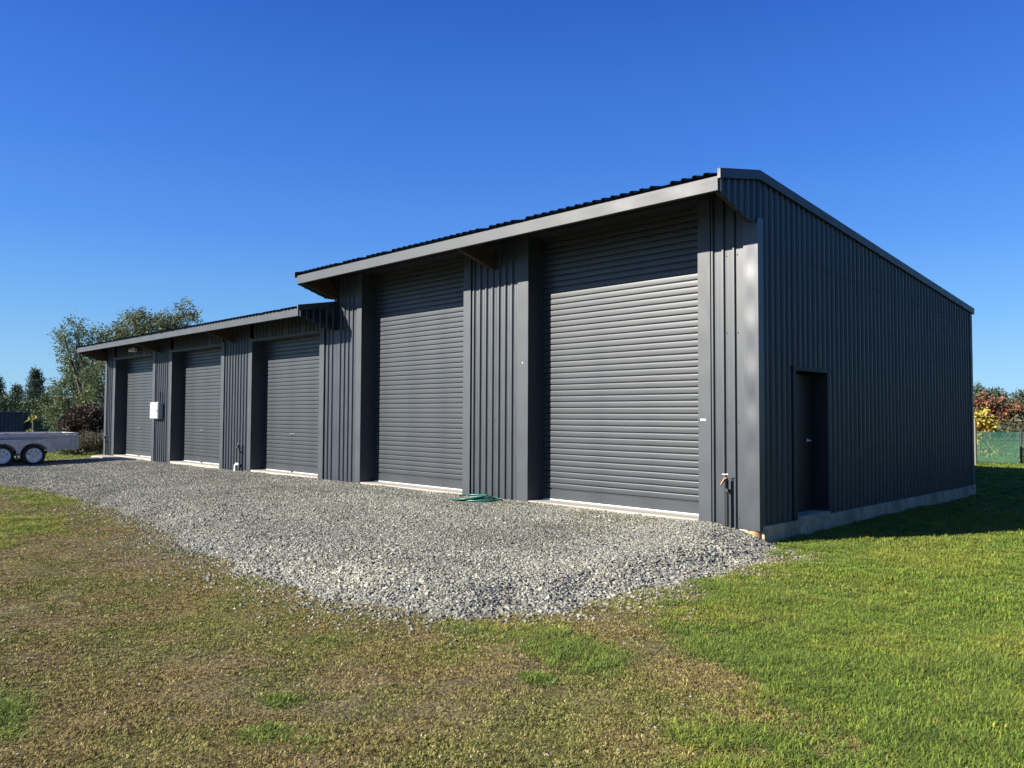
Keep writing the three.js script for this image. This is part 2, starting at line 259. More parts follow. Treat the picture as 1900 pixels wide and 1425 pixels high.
// roofing: one sheet after the other, canopy side and main slope
for (const [R, a, b] of [[HR, XS - .06, .02], [LR, XE - .06, XS + .06]]) {
  const n = Math.round((b - a) / .86), df = V(0, R.front - R.ridge, OUT), db = V(0, R.back - R.ridge, DZ - .1), lf = df.length(), lb = db.length(); df.normalize(); db.normalize();
  const nf = V(0, df.z, -df.y), nb = V(0, -db.z, db.y);
  for (let k = 0; k < n; k++) {
    const l = a + (b - a) * k / n, r = a + (b - a) * (k + 1) / n, P = ribPoints(l, r, .02, .034, .042, .020, true);
    part(shed, 'canopy_roof_sheet', sheet(P, V(0, R.ridge, 0), X, nf, df, K(0), K(lf + .045 + rr(-.004, .004))), M.clad);
    part(shed, 'roof_sheet', sheet(P, V(0, R.ridge, 0), X, nb, db, K(0), K(lb + .04)), M.clad);
  }
  part(shed, 'ridge_flashing', sheet([[-.2, -.035 + .002], [0, .002], [.16, -.0155]].map(([z, y]) => [z, y + .04]), V(0, R.ridge, 0), Z, Y, X, K(a), K(b)), M.flash);
  part(shed, 'fascia', sheet([[R.fb, -.06], [R.fb, 0], [R.ft, 0], [R.ft, -.04]], V(a + .05, 0, OUT), Y, Z, X, K(0), K(b - a - .07), 160, (u, t) => { const near = smooth(6.5, 10, t) * (R === HR ? 1 : .15); return (.0016 + .009 * near) * (fbm(t * 1.9, u * 4, 3, 131) - .5); }), M.flash);
  part(shed, 'fascia_timber', box(a + .1, b - .08, R.fb + .012, R.ft - .01, OUT - .11, OUT - .062), M.timber);
  part(shed, 'purlin', box(a + .1, b - .08, roofAt(R, .5) - .11, roofAt(R, .5) - .035, .48, .53), M.timber);
  const barge = [[OUT + .035, R.front + .05], [.0, R.ridge + .052], [DZ - .13, R.back + .05], [DZ - .13, R.back - .08], [0, R.ridge - .075], [OUT + .035, R.front - .075]];
  part(shed, 'barge_flashing', slabZY(barge, b - .002, b + .042), M.flash);
  part(shed, 'barge_flashing', slabZY(barge, a - .042, a + .002), M.flash);
  const arm = [[OUT - .115, R.ft - .02], [OUT - .115, R.fb + .005], [.06, R.fb - .235], [.06, R.fb - .0], [.3, roofAt(R, .3) - .12]];
  for (const x of R === HR ? [-.06, -5.17, XS + .02] : [XS + .0, -15.45, -20.62, XE + .05]) part(shed, 'canopy_bracket', slabZY(arm, x - .045, x + .045), M.timber);
}
// footing, door sills, corner pole, side step
part(shed, 'foundation', box(XE + .01, -.02, -.5, .032, DZ + .02, -.014), M.concrete);
{ // side plinth with a rough face
  const g = new THREE.BoxGeometry(.12, .36, 9.5, 1, 6, 120); g.translate(.0, -.158, DZ / 2 - .02); const P = g.attributes.position;
  for (let i = 0; i < P.count; i++) { const x = P.getX(i), y = P.getY(i), z = P.getZ(i); const e = fbm(z * 2.2, y * 3, 4, 141) - .5; if (x > 0) P.setX(i, x + .035 * e); if (y > 0) P.setY(i, y + .02 * (fbm(z * 1.4, x * 3, 3, 143) - .5)); }
  g.computeVertexNormals(); const uv = g.attributes.uv; for (let i = 0; i < P.count; i++) uv.setXY(i, P.getZ(i) * .5, P.getY(i) * .5 + P.getX(i) * .5);
  part(shed, 'plinth', g, M.plinth);
}
for (const [a, b] of DOORS) part(shed, 'door_sill', box(a + .01, b - .01, -.3, .036 + rr(-.003, .003), -.43, .03, .012), M.concrete);
part(shed, 'corner_pole', new THREE.CylinderGeometry(.105, .11, .5, 20).translate(-.08, -.29, -.075), M.pole);
part(shed, 'door_step', box(-.3, .09, -.4, .07, -2.06, -1.08, .012), M.plinth);
// side door
{
  const d = sub(shed, 'door'); const zf = -HOLE[0], zb = -HOLE[1], T = HOLE[2];
  part(d, 'door_leaf', box(-.21, -.165, .085, T - .03, zb + .06, zf - .06), mat([.009, .011, .015], { roughness: .5 }));
  part(d, 'frame', sheet([[-zf - .07, .004], [-zf - .07, .045], [-zf + .02, .045], [-zf + .02, -.21], [-zf + .06, -.21]], V(0, 0, 0), NZ, X, Y, K(-.02), K(T)), M.frame);
  part(d, 'frame', sheet([[-zb - .06, -.21], [-zb - .02, -.21], [-zb - .02, .045], [-zb + .07, .045], [-zb + .07, .004]], V(0, 0, 0), NZ, X, Y, K(-.02), K(T)), M.frame);
  part(d, 'frame_head', box(-.2, .055, T, T + .055, zb - .08, zf + .08), M.frame);
  part(d, 'handle', merge([cyl(.026, .026, V(-.165, 1.14, -1.83), V(-.15, 1.14, -1.83)), cyl(.009, .009, V(-.16, 1.14, -1.83), V(-.105, 1.14, -1.83)), cyl(.009, .008, V(-.107, 1.14, -1.84), V(-.107, 1.135, -1.70))]), M.alu);
}
// roller doors: every slat of the curtain
const slatP = [[0, -.015], [.006, -.015], [.0085, -.012], [.010, .001], [.0125, .0042], [.016, .0048], [.019, .0051], [.052, .0054], [.082, .0051], [.085, .0048], [.0895, .0036], [.093, .0008], [.096, -.006], [.098, -.013], [.1, -.015]];
DOORS.forEach(([a, b, h], k) => {
  const d = sub(shed, 'roller_door'), z = -.335, y0 = .055;
  const l = a + .035, r = b - .035, geo = sheet(slatP.map(([y, q]) => [y, -q]), V(0, 0, 0), Y, NZ, X, K(l), K(r));
  part(d, 'bottom_panel', sheet([[y0, -.012], [y0, .006], [y0 + .165, .006], [y0 + .172, -.017], [y0 + .18, -.017]].map(([y, q]) => [y, -q]), V(0, 0, z), Y, NZ, X, K(l), K(r)), M.roll);
  part(d, 'bottom_strip', box(l, r, .037, y0 + .004, z - .02, z + .012, .004), M.alu);
  for (let y = y0 + .18; y < h + (h > 4 ? 0 : .22); y += .1) { const s = part(d, 'slat', geo, M.roll); s.position.set(0, y, z + rr(-.0012, .0012)); s.rotation.x = rr(-.007, .007); }
  for (const x of [a, b - .05]) part(d, 'guide', box(x + .003, x + .047, .037, h, z - .05, z - .028), M.flash);
  for (const x of [a + .002, b - .03]) part(d, 'guide', box(x, x + .028, .037, h, z - .02, z + .03), M.flash);
  if (k > 1) {
    const hx = [-12.93, -18.27, -23.34][k - 2], hy = 1.0;
    part(d, 'handle', merge([box(hx - .1, hx + .11, hy - .02, hy + .022, z + .004, z + .012, .003), cyl(.009, .009, V(hx - .085, hy, z + .045), V(hx + .0, hy, z + .045)), cyl(.008, .008, V(hx - .085, hy, z), V(hx - .085, hy, z + .048)), cyl(.008, .008, V(hx, hy, z), V(hx, hy, z + .048)), cyl(.02, .02, V(hx + .07, hy, z), V(hx + .07, hy, z + .03))]), M.steel);
    part(d, 'lock_stop', box(hx + .0, hx + .05, .045, .075, z + .005, z + .045, .006), M.black);
  }
});
part(shed, 'screws', merge(screwAt), M.screw).userData.kind = 'stuff';
part(shed, 'sticker', box(-.865, -.775, 1.437, 1.463, .0375, .0395, .0005), M.white);
for (const [x, y, w, h] of [[-5.36, 3.42, .009, .02], [-5.37, 2.93, .009, .06], [-5.05, 2.75, .009, .05], [-4.42, 2.42, .010, .016]]) { const g = new THREE.SphereGeometry(1, 8, 6); g.scale(w, h, .0018); g.translate(x, y, x > -4.5 ? .036 : .005); part(shed, 'white_smear', g, M.white); }

// ------------------------------------------------------------------ things on and by the shed
{
  const t = thing('meter_box', 'pale grey metal meter box on the pier between two roller doors', 'meter box', null, null, [-20.72, 1.34, .03]);
  part(t, 'body', box(-.33, .33, 0, .53, 0, .15, .008), M.boxgrey); part(t, 'door_panel', box(-.315, .315, .015, .515, .151, .166, .004), M.boxgrey);
  part(t, 'latch', box(.25, .28, .22, .3, .167, .178, .003), M.steel); part(t, 'conduit', cyl(.018, .018, V(.2, .53, .06), V(.2, .86, .06)), M.flash);
}
{
  const t = thing('security_light', 'twin headed white security light high on the wall under the low eave', 'security light', null, null, [-22.77, 3.64, .03]);
  part(t, 'mount', box(-.06, .06, -.05, .07, 0, .05, .01), M.white);
  for (const s of [-1, 1]) { const h = part(t, 'lamp_head', merge([new THREE.LatheGeometry([[.0, -.06], [.045, -.06], [.05, 0], [.072, .075], [.066, .075], [.0, .06]].map(p => new THREE.Vector2(...p)), 18)]), M.white); h.rotation.set(1.25, 0, -s * .5); h.position.set(s * .13, .0, .13); part(t, 'arm', cyl(.014, .014, V(s * .03, .01, .03), V(s * .12, .0, .1)), M.white); }
}
function standTap(label, x, top, brass) {
  const t = thing('garden_tap', label, 'tap', null, null, [x, 0, .075]);
  part(t, 'standpipe', cyl(.024, .024, V(0, -.16, 0), V(0, top, 0)), M.black); part(t, 'bracket', box(-.035, .035, top - .16, top - .12, -.035, .03, .004), M.black);
  part(t, 'tap_body', merge([cyl(.022, .02, V(0, top, -.01), V(0, top + .03, .05)), cyl(.018, .014, V(0, top + .03, .05), V(-.035, top - .06, .1)), cyl(.013, .013, V(0, top + .03, .04), V(0, top + .075, .04)), new THREE.SphereGeometry(.03, 12, 8).translate(0, top + .015, .02)]), brass ? M.brass : M.black);
  part(t, 'tap_handle', merge([cyl(.008, .008, V(-.045, top + .08, .04), V(.045, top + .085, .04)), cyl(.011, .011, V(0, top + .07, .04), V(0, top + .092, .04))]), M.steel);
}
standTap('brass garden tap on a black standpipe at the corner by the tall doors', -.43, .62, true);
standTap('dark garden tap beside a white bent pipe on the low wall', -14.98, .62, false);
standTap('dark garden tap at the end pier by the lavender', -25.50, .62, false);
solo('vent_pipe', merge([tube([V(-15.17, -.15, .1), V(-15.17, .06, .1), V(-15.16, .125, .1), V(-15.11, .16, .095), V(-15.05, .155, .08), V(-15.02, .14, .04)], .036, 30, 12)]), M.white, 'white plastic pipe bent over beside the dark standpipe', 'pipe');
{
  const t = thing('garden_hose', 'green garden hose coiled loosely on the gravel against a pier', 'hose', null, null, [-5.32, -.075, .43]);
  const pts = []; for (let i = 0; i <= 118; i++) { const a = i / 118 * Math.PI * 2 * 8.3 + .5, k = i / 118; const r = .25 + .13 * noise(i * .21, 2, 3) + .05 * Math.sin(i * .83); pts.push(V(Math.cos(a) * r * 1.5 + .07 * Math.sin(i * .11), .016 + .15 * k * (.6 + .4 * Math.sin(a + 2)) + .03 * noise(i * .4, 7, 9), Math.sin(a) * r * .95 + .05 * Math.cos(i * .17))); }
  pts.push(V(.3, .05, .38), V(-.02, .02, .36), V(-.3, .02, .30));
  part(t, 'coil', tube(pts, .0155, 820, 7), M.hose);
  part(t, 'connector', cyl(.02, .017, V(-.3, .02, .30), V(-.36, .02, .285)), M.white);
  part(t, 'nozzle', merge([cyl(.022, .03, V(-.5, .075, -.06), V(-.36, .06, -.02)), cyl(.016, .016, V(-.36, .06, -.02), V(-.28, .05, 0))]), M.red);
}
solo('irrigation_pipe', merge([tube([V(-.44, .0, .12), V(-.6, -.03, .16), V(-.85, -.015, .22), V(-1.05, -.035, .26), V(-1.1, -.05, .34), V(-.9, -.045, .36), V(-.62, -.05, .33)], .011, 50, 7)]), mat([.05, .055, .05], { roughness: .6 }), 'short dark irrigation pipe lying on gravel below the brass tap', 'pipe');
solo('concrete_apron', (() => { const s = new THREE.Shape([[-25.7, .05], [-25.75, .3], [-25.2, .62], [-24.4, .55], [-23.6, .72], [-22.8, .42], [-22.2, .38], [-21.9, .05]].map(([x, z]) => new THREE.Vector2(x, -z))); const g = new THREE.ExtrudeGeometry(s, { depth: .06, bevelEnabled: true, bevelSize: .02, bevelThickness: .02, bevelSegments: 2 }); g.rotateX(-Math.PI / 2); g.translate(0, -.075, 0); return g; })(), M.concrete, 'rough pale concrete apron at the foot of the farthest roller door', 'apron', 'structure');

// tandem trailer, tail towards the shed
{
  const t = thing('trailer', 'galvanised tandem axle trailer with white spoked wheels parked on the gravel', 'trailer', null, null, [-23.75, -.135, 0]);
  const hw = .82, z0 = 1.74, z1 = 5.9, yb = .55, yt = .99, S = M.galv;
  part(t, 'deck', box(-hw, hw, yb, yb + .04, z0, z1), S);
  for (const s of [-1, 1]) {
    const x = s * hw;
    part(t, 'side_panel', box(x - .012, x + .012, yb - .02, yt - .03, z0 + .02, z1), S);
    part(t, 'top_rail', cyl(.026, .026, V(x, yt, z0), V(x, yt, z1)), S); part(t, 'side_rail', cyl(.02, .02, V(x + s * .035, yt - .13, z0 + .6), V(x + s * .035, yt - .13, z1)), S);
    part(t, 'chassis_rail', box(x - .03, x + .03, yb - .07, yb - .021, z0, z1), S);
    for (const z of [z0 + .03, z0 + .17, 2.72, 3.75, 4.7, 5.8]) part(t, 'upright', box(x - .0 + s * .013, x + s * .045, yb - .05, yt - .02, z - .025, z + .025), S);
    for (let z = 2.1; z < 5.6; z += .55) part(t, 'tie_hook', cyl(.009, .009, V(x + s * .03, yt + .02, z - .06), V(x + s * .03, yt + .02, z + .06), 8), M.steel);
    // mudguard: skirt with two arches and a flat top
    const sh = new THREE.Shape([[2.42, .42], [2.66, .80], [4.28, .80], [4.52, .42]].map(p => new THREE.Vector2(...p)));
    const cut = [[2.42, .42], [2.66, .80], [4.28, .80], [4.52, .42], [4.27, .42]]; for (let a = 0; a <= 12; a++) { const q = a / 12 * Math.PI; cut.push([3.89 + Math.cos(q) * .37, .40 + Math.sin(q) * .31]); } for (let a = 0; a <= 12; a++) { const q = a / 12 * Math.PI; cut.push([3.04 + Math.cos(q) * .37, .40 + Math.sin(q) * .31]); } void sh;
    const g = new THREE.ExtrudeGeometry(new THREE.Shape(cut.map(p => new THREE.Vector2(-p[0], p[1]))), { depth: .012, bevelEnabled: false }); g.rotateY(Math.PI / 2); g.translate(x + s * .25 - .006, 0, 0);
    part(t, 'mudguard_skirt', g, S);
    part(t, 'mudguard_top', merge([box(Math.min(x, x + s * .25), Math.max(x, x + s * .25), .80, .815, 2.66, 4.28), slabZY([[2.66, .815], [2.66, .79], [2.42, .42], [2.40, .43]], Math.min(x, x + s * .25), Math.max(x, x + s * .25)), slabZY([[4.28, .815], [4.54, .43], [4.52, .42], [4.28, .79]], Math.min(x, x + s * .25), Math.max(x, x + s * .25))]), S);
    part(t, 'mudguard_stay', merge([cyl(.03, .012, V(x + s * .26, .80, 3.465), V(x + s * .26, .30, 3.465), 8)]), S);
    for (const z of [3.04, 3.89]) {
      const w = sub(t, 'wheel'); w.position.set(x + s * .14, .33, z);
      const prof = [[.215, -.095], [.25, -.105], [.30, -.1], [.325, -.085], [.331, -.04], [.331, .04], [.325, .085], [.30, .1], [.25, .105], [.215, .095]];
      part(w, 'tyre', new THREE.LatheGeometry(prof.map(p => new THREE.Vector2(...p)), 40).rotateZ(Math.PI / 2), M.rubber);
      const disc = new THREE.Shape(); disc.absarc(0, 0, .205, 0, Math.PI * 2); for (let k = 0; k < 8; k++) { const a = (k + .5) / 8 * Math.PI * 2, h = new THREE.Path(); h.absellipse(Math.cos(a) * .138, Math.sin(a) * .138, .032, .024, 0, Math.PI * 2, true, a); disc.holes.push(h); } const hub = new THREE.Path(); hub.absarc(0, 0, .045, 0, Math.PI * 2, true); disc.holes.push(hub);
      const dg = new THREE.ExtrudeGeometry(disc, { depth: .012, bevelEnabled: true, bevelSize: .004, bevelThickness: .006, bevelSegments: 2, curveSegments: 24 }); dg.rotateY(Math.PI / 2); dg.translate(s > 0 ? .05 : -.062, 0, 0);
      const rim = new THREE.LatheGeometry([[.2, -.08], [.222, -.1], [.226, -.098], [.206, -.05], [.205, .05], [.226, .098], [.222, .1], [.2, .08]].map(p => new THREE.Vector2(...p)), 40).rotateZ(Math.PI / 2);
      part(w, 'rim', merge([dg, rim]), M.white);
      part(w, 'hub', new THREE.CylinderGeometry(.036, .042, .1, 18).rotateZ(Math.PI / 2).translate(s * .04, 0, 0), M.steel);
      for (let k = 0; k < 5; k++) part(w, 'wheel_nut', new THREE.CylinderGeometry(.011, .011, .03, 6).rotateZ(Math.PI / 2).translate(s * .072, Math.cos(k * 1.2566) * .068, Math.sin(k * 1.2566) * .068), M.steel);
    }
  }
  part(t, 'tailgate', merge([box(-hw, hw, yb - .02, yt - .03, z0 - .012, z0 + .012), box(-hw, hw, yt - .045, yt + .02, z0 - .03, z0 + .02)]), S);
  part(t, 'tail_beam', box(-hw - .02, hw + .02, yb - .075, yb - .022, z0 - .03, z0 + .05), S);
  part(t, 'front_panel', box(-hw, hw, yb, yt, z1, z1 + .02), S);
  for (const z of [3.04, 3.89]) part(t, 'axle', cyl(.03, .03, V(-hw - .1, .33, z), V(hw + .1, .33, z)), M.black);
  part(t, 'spring_hanger', merge([-1, 1].map(s => box(s * (hw - .1) - .04, s * (hw - .1) + .04, .36, yb - .1, 2.6, 4.4))), M.black);
  part(t, 'drawbar', merge([cyl(.045, .045, V(-hw + .05, yb - .06, z1 - .1), V(0, yb - .08, z1 + 1.5)), cyl(.045, .045, V(hw - .05, yb - .06, z1 - .1), V(0, yb - .08, z1 + 1.5))]), S);
  part(t, 'jockey_stand', cyl(.03, .03, V(.12, 0.0, z1 + 1.2), V(.12, yb + .2, z1 + 1.2)), S);
}

// ------------------------------------------------------------------ gravel stones
const inst = new THREE.Object3D();
function stoneGeo(s) { const g = mergeVertices((() => { const q = new THREE.IcosahedronGeometry(1, s % 2); q.deleteAttribute('normal'); q.deleteAttribute('uv'); return q; })()); const P = g.attributes.position; for (let i = 0; i < P.count; i++) { const k = .68 + .62 * hash(i, s, 77); P.setXYZ(i, P.getX(i) * k * 1.15, P.getY(i) * k * .66, P.getZ(i) * k * .9); } const o = g.toNonIndexed(); o.computeVertexNormals(); return o; }
function copies(name, geo, m, list, label, category) {   // list of [x, y, z, rx, ry, rz, sx, sy, sz, r, g, b]
  const o = new THREE.InstancedMesh(geo, m, list.length); list.forEach((e, i) => { inst.position.set(e[0], e[1], e[2]); inst.rotation.set(e[3], e[4], e[5]); inst.scale.set(e[6], e[7], e[8]); inst.updateMatrix(); o.setMatrixAt(i, inst.matrix); o.setColorAt(i, lin(e[9], e[10], e[11])); });
  o.name = numbered(name); o.userData = { label, category, kind: 'stuff' }; shade(o); scene.add(o); return o;
}
const inView = (x, z, pad = 1.2) => { const d = V(x - EYE.x, -.2 - EYE.y, z - EYE.z), dep = d.dot(fw); return dep > 1.5 && Math.abs(d.dot(rt)) < dep * .646 + pad && d.dot(up) > -dep * .485 - pad * .5; };
{
  const lists = [[], [], [], []];
  const put = (x, z, r, y) => {
    const patch = fbm(x * .7 + 5, z * 1.1, 4, 155) - .5, tone = (.085 + .21 * Math.pow(rnd(), 1.5)) * (1 + .5 * patch), warm = rr(-.01, .018) + .03 * Math.max(0, patch), k = 1.3; const e = [x, y, z, rr(-.6, .6), rr(0, 6.28), rr(-.6, .6), r * rr(.8, 1.25), r * rr(.7, 1.2), r * rr(.8, 1.2), (tone + warm) * k, (tone + warm * .4) * k, (tone - warm * .5) * k * .83];
    lists[Math.floor(rnd() * 4)].push(e);
  };
  const cell = (x0, x1, z0, z1, perM2) => { const n = Math.round((x1 - x0) * (z1 - z0) * perM2); for (let i = 0; i < n; i++) { const x = rr(x0, x1), z = rr(z0, z1), s = inGravel(x, z); if (z < .05 || !inView(x, z)) continue; if (s < -.02) { if (s > -1.1 && rnd() < .26 * Math.exp(s * 4.2)) put(x, z, rr(.005, .016) * (rnd() < .08 ? 1.6 : 1), lawnY(x, z) + .005); continue; } const edge = 1 - smooth(.1, 1.5, s), big = edge * smooth(-9, -3, x); const fine = smooth(.52, .66, fbm(x * .55, z * 1.3, 4, 151)) * smooth(.5, 1.3, s); if (rnd() < .45 * fine) continue; const r = rr(.007, .0145) * (1 + .5 * big - .25 * fine + (rnd() < .06 ? .7 : 0)); put(x, z, r, gravelY(x, z, s) + r * rr(-.1, .5)); } };
  cell(-6, 1.6, 0, 6.9, 4200); cell(-12, -6, 0, 6.2, 2900); cell(-26, -12, 0, 8.8, 1300);
  lists.forEach((l, i) => copies('gravel_stones', stoneGeo(i + 1), mat([1, 1, 1], { roughness: .95 }), l, 'loose angular grey gravel stones covering the pad', 'gravel'));
  const loose = []; for (let i = 0; i < 260; i++) { const x = rr(-6, 5), z = rr(4.5, 9.3); if (inGravel(x, z) > -.05) continue; const r = rr(.003, .009), t = rr(.22, .45); loose.push([x, lawnY(x, z) + .008, z, rr(-.5, .5), rr(0, 6), 0, r * 1.2, r, r, t, t * .97, t * .9]); }
  copies('lawn_pebbles', stoneGeo(3), mat([1, 1, 1], { roughness: .95 }), loose, 'small pale pebbles strewn over the dry turf', 'pebbles');
}

// ------------------------------------------------------------------ grass
function tuftGeo(n, spread, lean, w, s) {
  const pos = [], nor = [];
  for (let k = 0; k < n; k++) {
    const a = hash(k, s, 1) * 6.283, q = Math.sqrt(hash(k, s, 2)) * spread, h = .55 + .45 * hash(k, s, 3), l = lean * (.3 + hash(k, s, 4)), b = a + (hash(k, s, 5) - .5) * 2.2, ww = w * (.7 + .6 * hash(k, s, 6));
    const x = Math.cos(a) * q, z = Math.sin(a) * q, dx = Math.cos(b), dz = Math.sin(b), px = -dz * ww, pz = dx * ww;
    const m = [x + dx * l * .35, h * .6, z + dz * l * .35], t = [x + dx * l, h * (1 - .25 * l), z + dz * l];
    const A = [x - px, -.1, z - pz], B = [x + px, -.1, z + pz], C = [m[0] - px * .8, m[1], m[2] - pz * .8], D = [m[0] + px * .8, m[1], m[2] + pz * .8];
    for (const v of [A, B, C, B, D, C, C, D, t]) { pos.push(...v); }
    for (let i = 0; i < 9; i++) nor.push(dx * -.45, .9, dz * -.45);
  }
  const g = new THREE.BufferGeometry(); g.setAttribute('position', new THREE.Float32BufferAttribute(pos, 3)); g.computeVertexNormals(); return g;
}
{
  const lush = [], dry = [], long = [];
  const spots = [];
  const scatter = (x0, x1, z0, z1, perM2, scale) => { const n = Math.round((x1 - x0) * (z1 - z0) * perM2); for (let i = 0; i < n; i++) { const x = rr(x0, x1), z = rr(z0, z1); if (!inView(x, z)) continue; if (x < .12 && x > -26 && z < .1 && z > -9.7) continue; spots.push([x, z, scale]); } };
  scatter(-4, 6, 2.5, 9.6, 4300, 1); scatter(-4, 6, -1, 2.5, 900, 1.1); scatter(-12, -4, 4.5, 9, 1500, 1.1); scatter(-22, -12, 4.2, 8, 170, 1.8); scatter(.1, 8, -6, -1, 360, 1.3); scatter(-6, 10, -24, -6, 90, 2.0); scatter(-45, -25, -8, 6, 26, 2.6); scatter(-14, 8, -40, -24, 8, 3);
  for (const [x, z, sc] of spots) {
    const s = x < 1.6 && x > -26 && z > -.2 ? inGravel(x, z) : -9; if (s > -.01 + rr(-.1, .12)) continue;
    const g = greenness(x, z), b = bare(x, z), y = lawnY(x, z), tone = fbm(x * 1.3, z * 1.3, 3, 161), v = rr(.6, 1.4);
    if (rnd() < g * (sc === 1 ? .62 : 1)) {
      const lushness = fbm(x * 2.4, z * 2.4, 3, 165), h = (.024 + .036 * lushness * lushness * 1.6 + (rnd() < .04 ? .03 : 0)) * (sc > 1.5 ? 1.15 : 1) * (.65 + .5 * g), yel = smooth(.45, .75, tone) * .4 + (rnd() < .1 ? .6 : 0) + (x < -4 ? .55 : 0) + (rnd() < .05 ? 1.2 : 0);
      const c = [(.148 + .125 * yel) * v, (.222 + .055 * yel) * v, (.021 + .013 * yel) * v];
      (lushness > .6 && z > 2.5 ? long : lush).push([x, y, z, rr(-.2, .2), rr(0, 6.28), rr(-.2, .2), .05 * sc * rr(.8, 1.2), h * (lushness > .6 ? 1.25 : 1), .05 * sc * rr(.8, 1.2), ...c]);
    } else if (rnd() > b * .45) {
      const o = smooth(.3, .7, fbm(x * 2.3, z * 2.3, 4, 33)), straw = rnd() < .08; const c = straw ? [.34, .28, .14] : [.20 - .04 * o, .163 + .004 * o, .064 - .014 * o];
      dry.push([x, y, z, rr(-.3, .3), rr(0, 6.28), rr(-.3, .3), .021 * sc * rr(.8, 1.4), rr(.005, .013), .021 * sc * rr(.8, 1.4), c[0] * v, c[1] * v, c[2] * v]);
    }
  }
  for (let i = 0; i < 130; i++) {   // clumps of coarser grass where the lawn meets the dry turf
    const z = rr(2.6, 8.2), x = .35 + .25 * smooth(-1, 3, z) + .9 * smooth(3.3, 4.3, z) + 1.5 * smooth(4.2, 5.8, z) + rr(.1, 2.6); if (!inView(x, z) || inGravel(x, z) > -.2) continue;
    const R = rr(.05, .14), n = Math.round(R * 170), H = rr(.045, .085), pale = rnd() < .3 ? .5 : 0;
    for (let k = 0; k < n; k++) { const a = rr(0, 6.28), q = Math.sqrt(rnd()), v = rr(.6, 1.5), ox = Math.cos(a) * q * R * 1.3, oz = Math.sin(a) * q * R; long.push([x + ox, lawnY(x, z), z + oz, oz / R * .5 + rr(-.2, .2), rr(0, 6.28), -ox / R * .5 + rr(-.2, .2), .03, H * (1.15 - .5 * q) * rr(.7, 1.2), .03, (.11 + .09 * pale) * v, (.185 + .06 * pale) * v, (.022 + .015 * pale) * v]); }
  }
  for (let i = 0; i < 900; i++) { const x = rr(-4.6, -1.4), z = .3 + Math.pow(rnd(), 1.6) * 1.6; if (fbm(x * 1.6, z * 1.6, 3, 181) < .5) continue; const v = rr(.6, 1.2); dry.push([x, gravelY(x, z, inGravel(x, z)) + .008, z, rr(-.4, .4), rr(0, 6.28), rr(-.4, .4), .022, rr(.008, .02), .022, .15 * v, .165 * v, .06 * v]); }   // weeds coming up through the gravel by the tall door
  const leaf = mat([1, 1, 1], { roughness: .85, transmission: .3, thickness: 0, specularIntensity: .6 });
  copies('lawn_grass', tuftGeo(11, .95, .8, .055, 1), leaf, lush, 'short green lawn grass beside and in front of the shed', 'grass');
  copies('long_grass', tuftGeo(12, .8, 1.25, .05, 2), leaf, long, 'longer green grass tufts in the lawn', 'grass');
  copies('dry_turf', tuftGeo(9, 1, .8, .085, 3), mat([1.15, 1.13, 1.02], { roughness: .9, ior: 1.5, specularIntensity: .3 }), dry, 'dry olive and straw coloured turf in the foreground', 'turf');
  console.log('grass', lush.length, long.length, dry.length);
}

// ------------------------------------------------------------------ trees and shrubs
function leaves(list, size, slim, droop, colors) {   // list of [centre, radius, count]; every leaf is a folded diamond
  const pos = [], col = [];
  for (const [c, r, n] of list) {
    const sprays = Math.max(3, Math.round(n / 9 * 1.9));
    for (let k = 0; k < sprays; k++) {
      let d; do { d = V(rr(-1, 1), rr(-1, 1), rr(-1, 1)); } while (d.lengthSq() > 1); d.multiplyScalar(Math.pow(d.length(), -.35));
      const o = c.clone().add(V(d.x * r[0], d.y * r[1], d.z * r[2])), dir = V(d.x, d.y * .6 + .25 - droop, d.z).add(V(rr(-.5, .5), rr(-.4, .4), rr(-.5, .5))).normalize(), base = colors[Math.floor(rnd() * colors.length)], tone = rr(.7, 1.3);
      for (let m = 0; m < 9; m++) {
        const p = o.clone().addScaledVector(dir, (m / 9 - .3) * size * 4.2).add(V(rr(-.5, .5), rr(-.5, .5), rr(-.5, .5)).multiplyScalar(size * 1.5));
        const f = dir.clone().add(V(rr(-1, 1), rr(-.9, .6) - droop, rr(-1, 1))).normalize(), sd = V(rr(-1, 1), rr(-1, 1), rr(-1, 1)).cross(f).normalize(), l = size * rr(.7, 1.3), w = l * slim, nn = sd.clone().cross(f).multiplyScalar(w * .35);
        const A = p, B = p.clone().addScaledVector(f, l * .45).addScaledVector(sd, w).add(nn), C = p.clone().addScaledVector(f, l), D = p.clone().addScaledVector(f, l * .45).addScaledVector(sd, -w).add(nn), t = tone * rr(.8, 1.2);
        for (const q of [A, B, C, A, C, D]) { pos.push(q.x, q.y, q.z); col.push(base[0] * t, base[1] * t, base[2] * t); }
      }
    }
  }
  const g = new THREE.BufferGeometry(); g.setAttribute('position', new THREE.Float32BufferAttribute(pos, 3)); g.setAttribute('color', new THREE.Float32BufferAttribute(col, 3)); g.computeVertexNormals(); return g;
}
const leafMat = mat([1.32, 1.32, 1.2], { vertexColors: true, roughness: .7, transmission: .25, thickness: 0, specularIntensity: .6 });
const bark = mat([.13, .105, .085], { roughness: .95, bumpMap: speck, bumpScale: .02 });
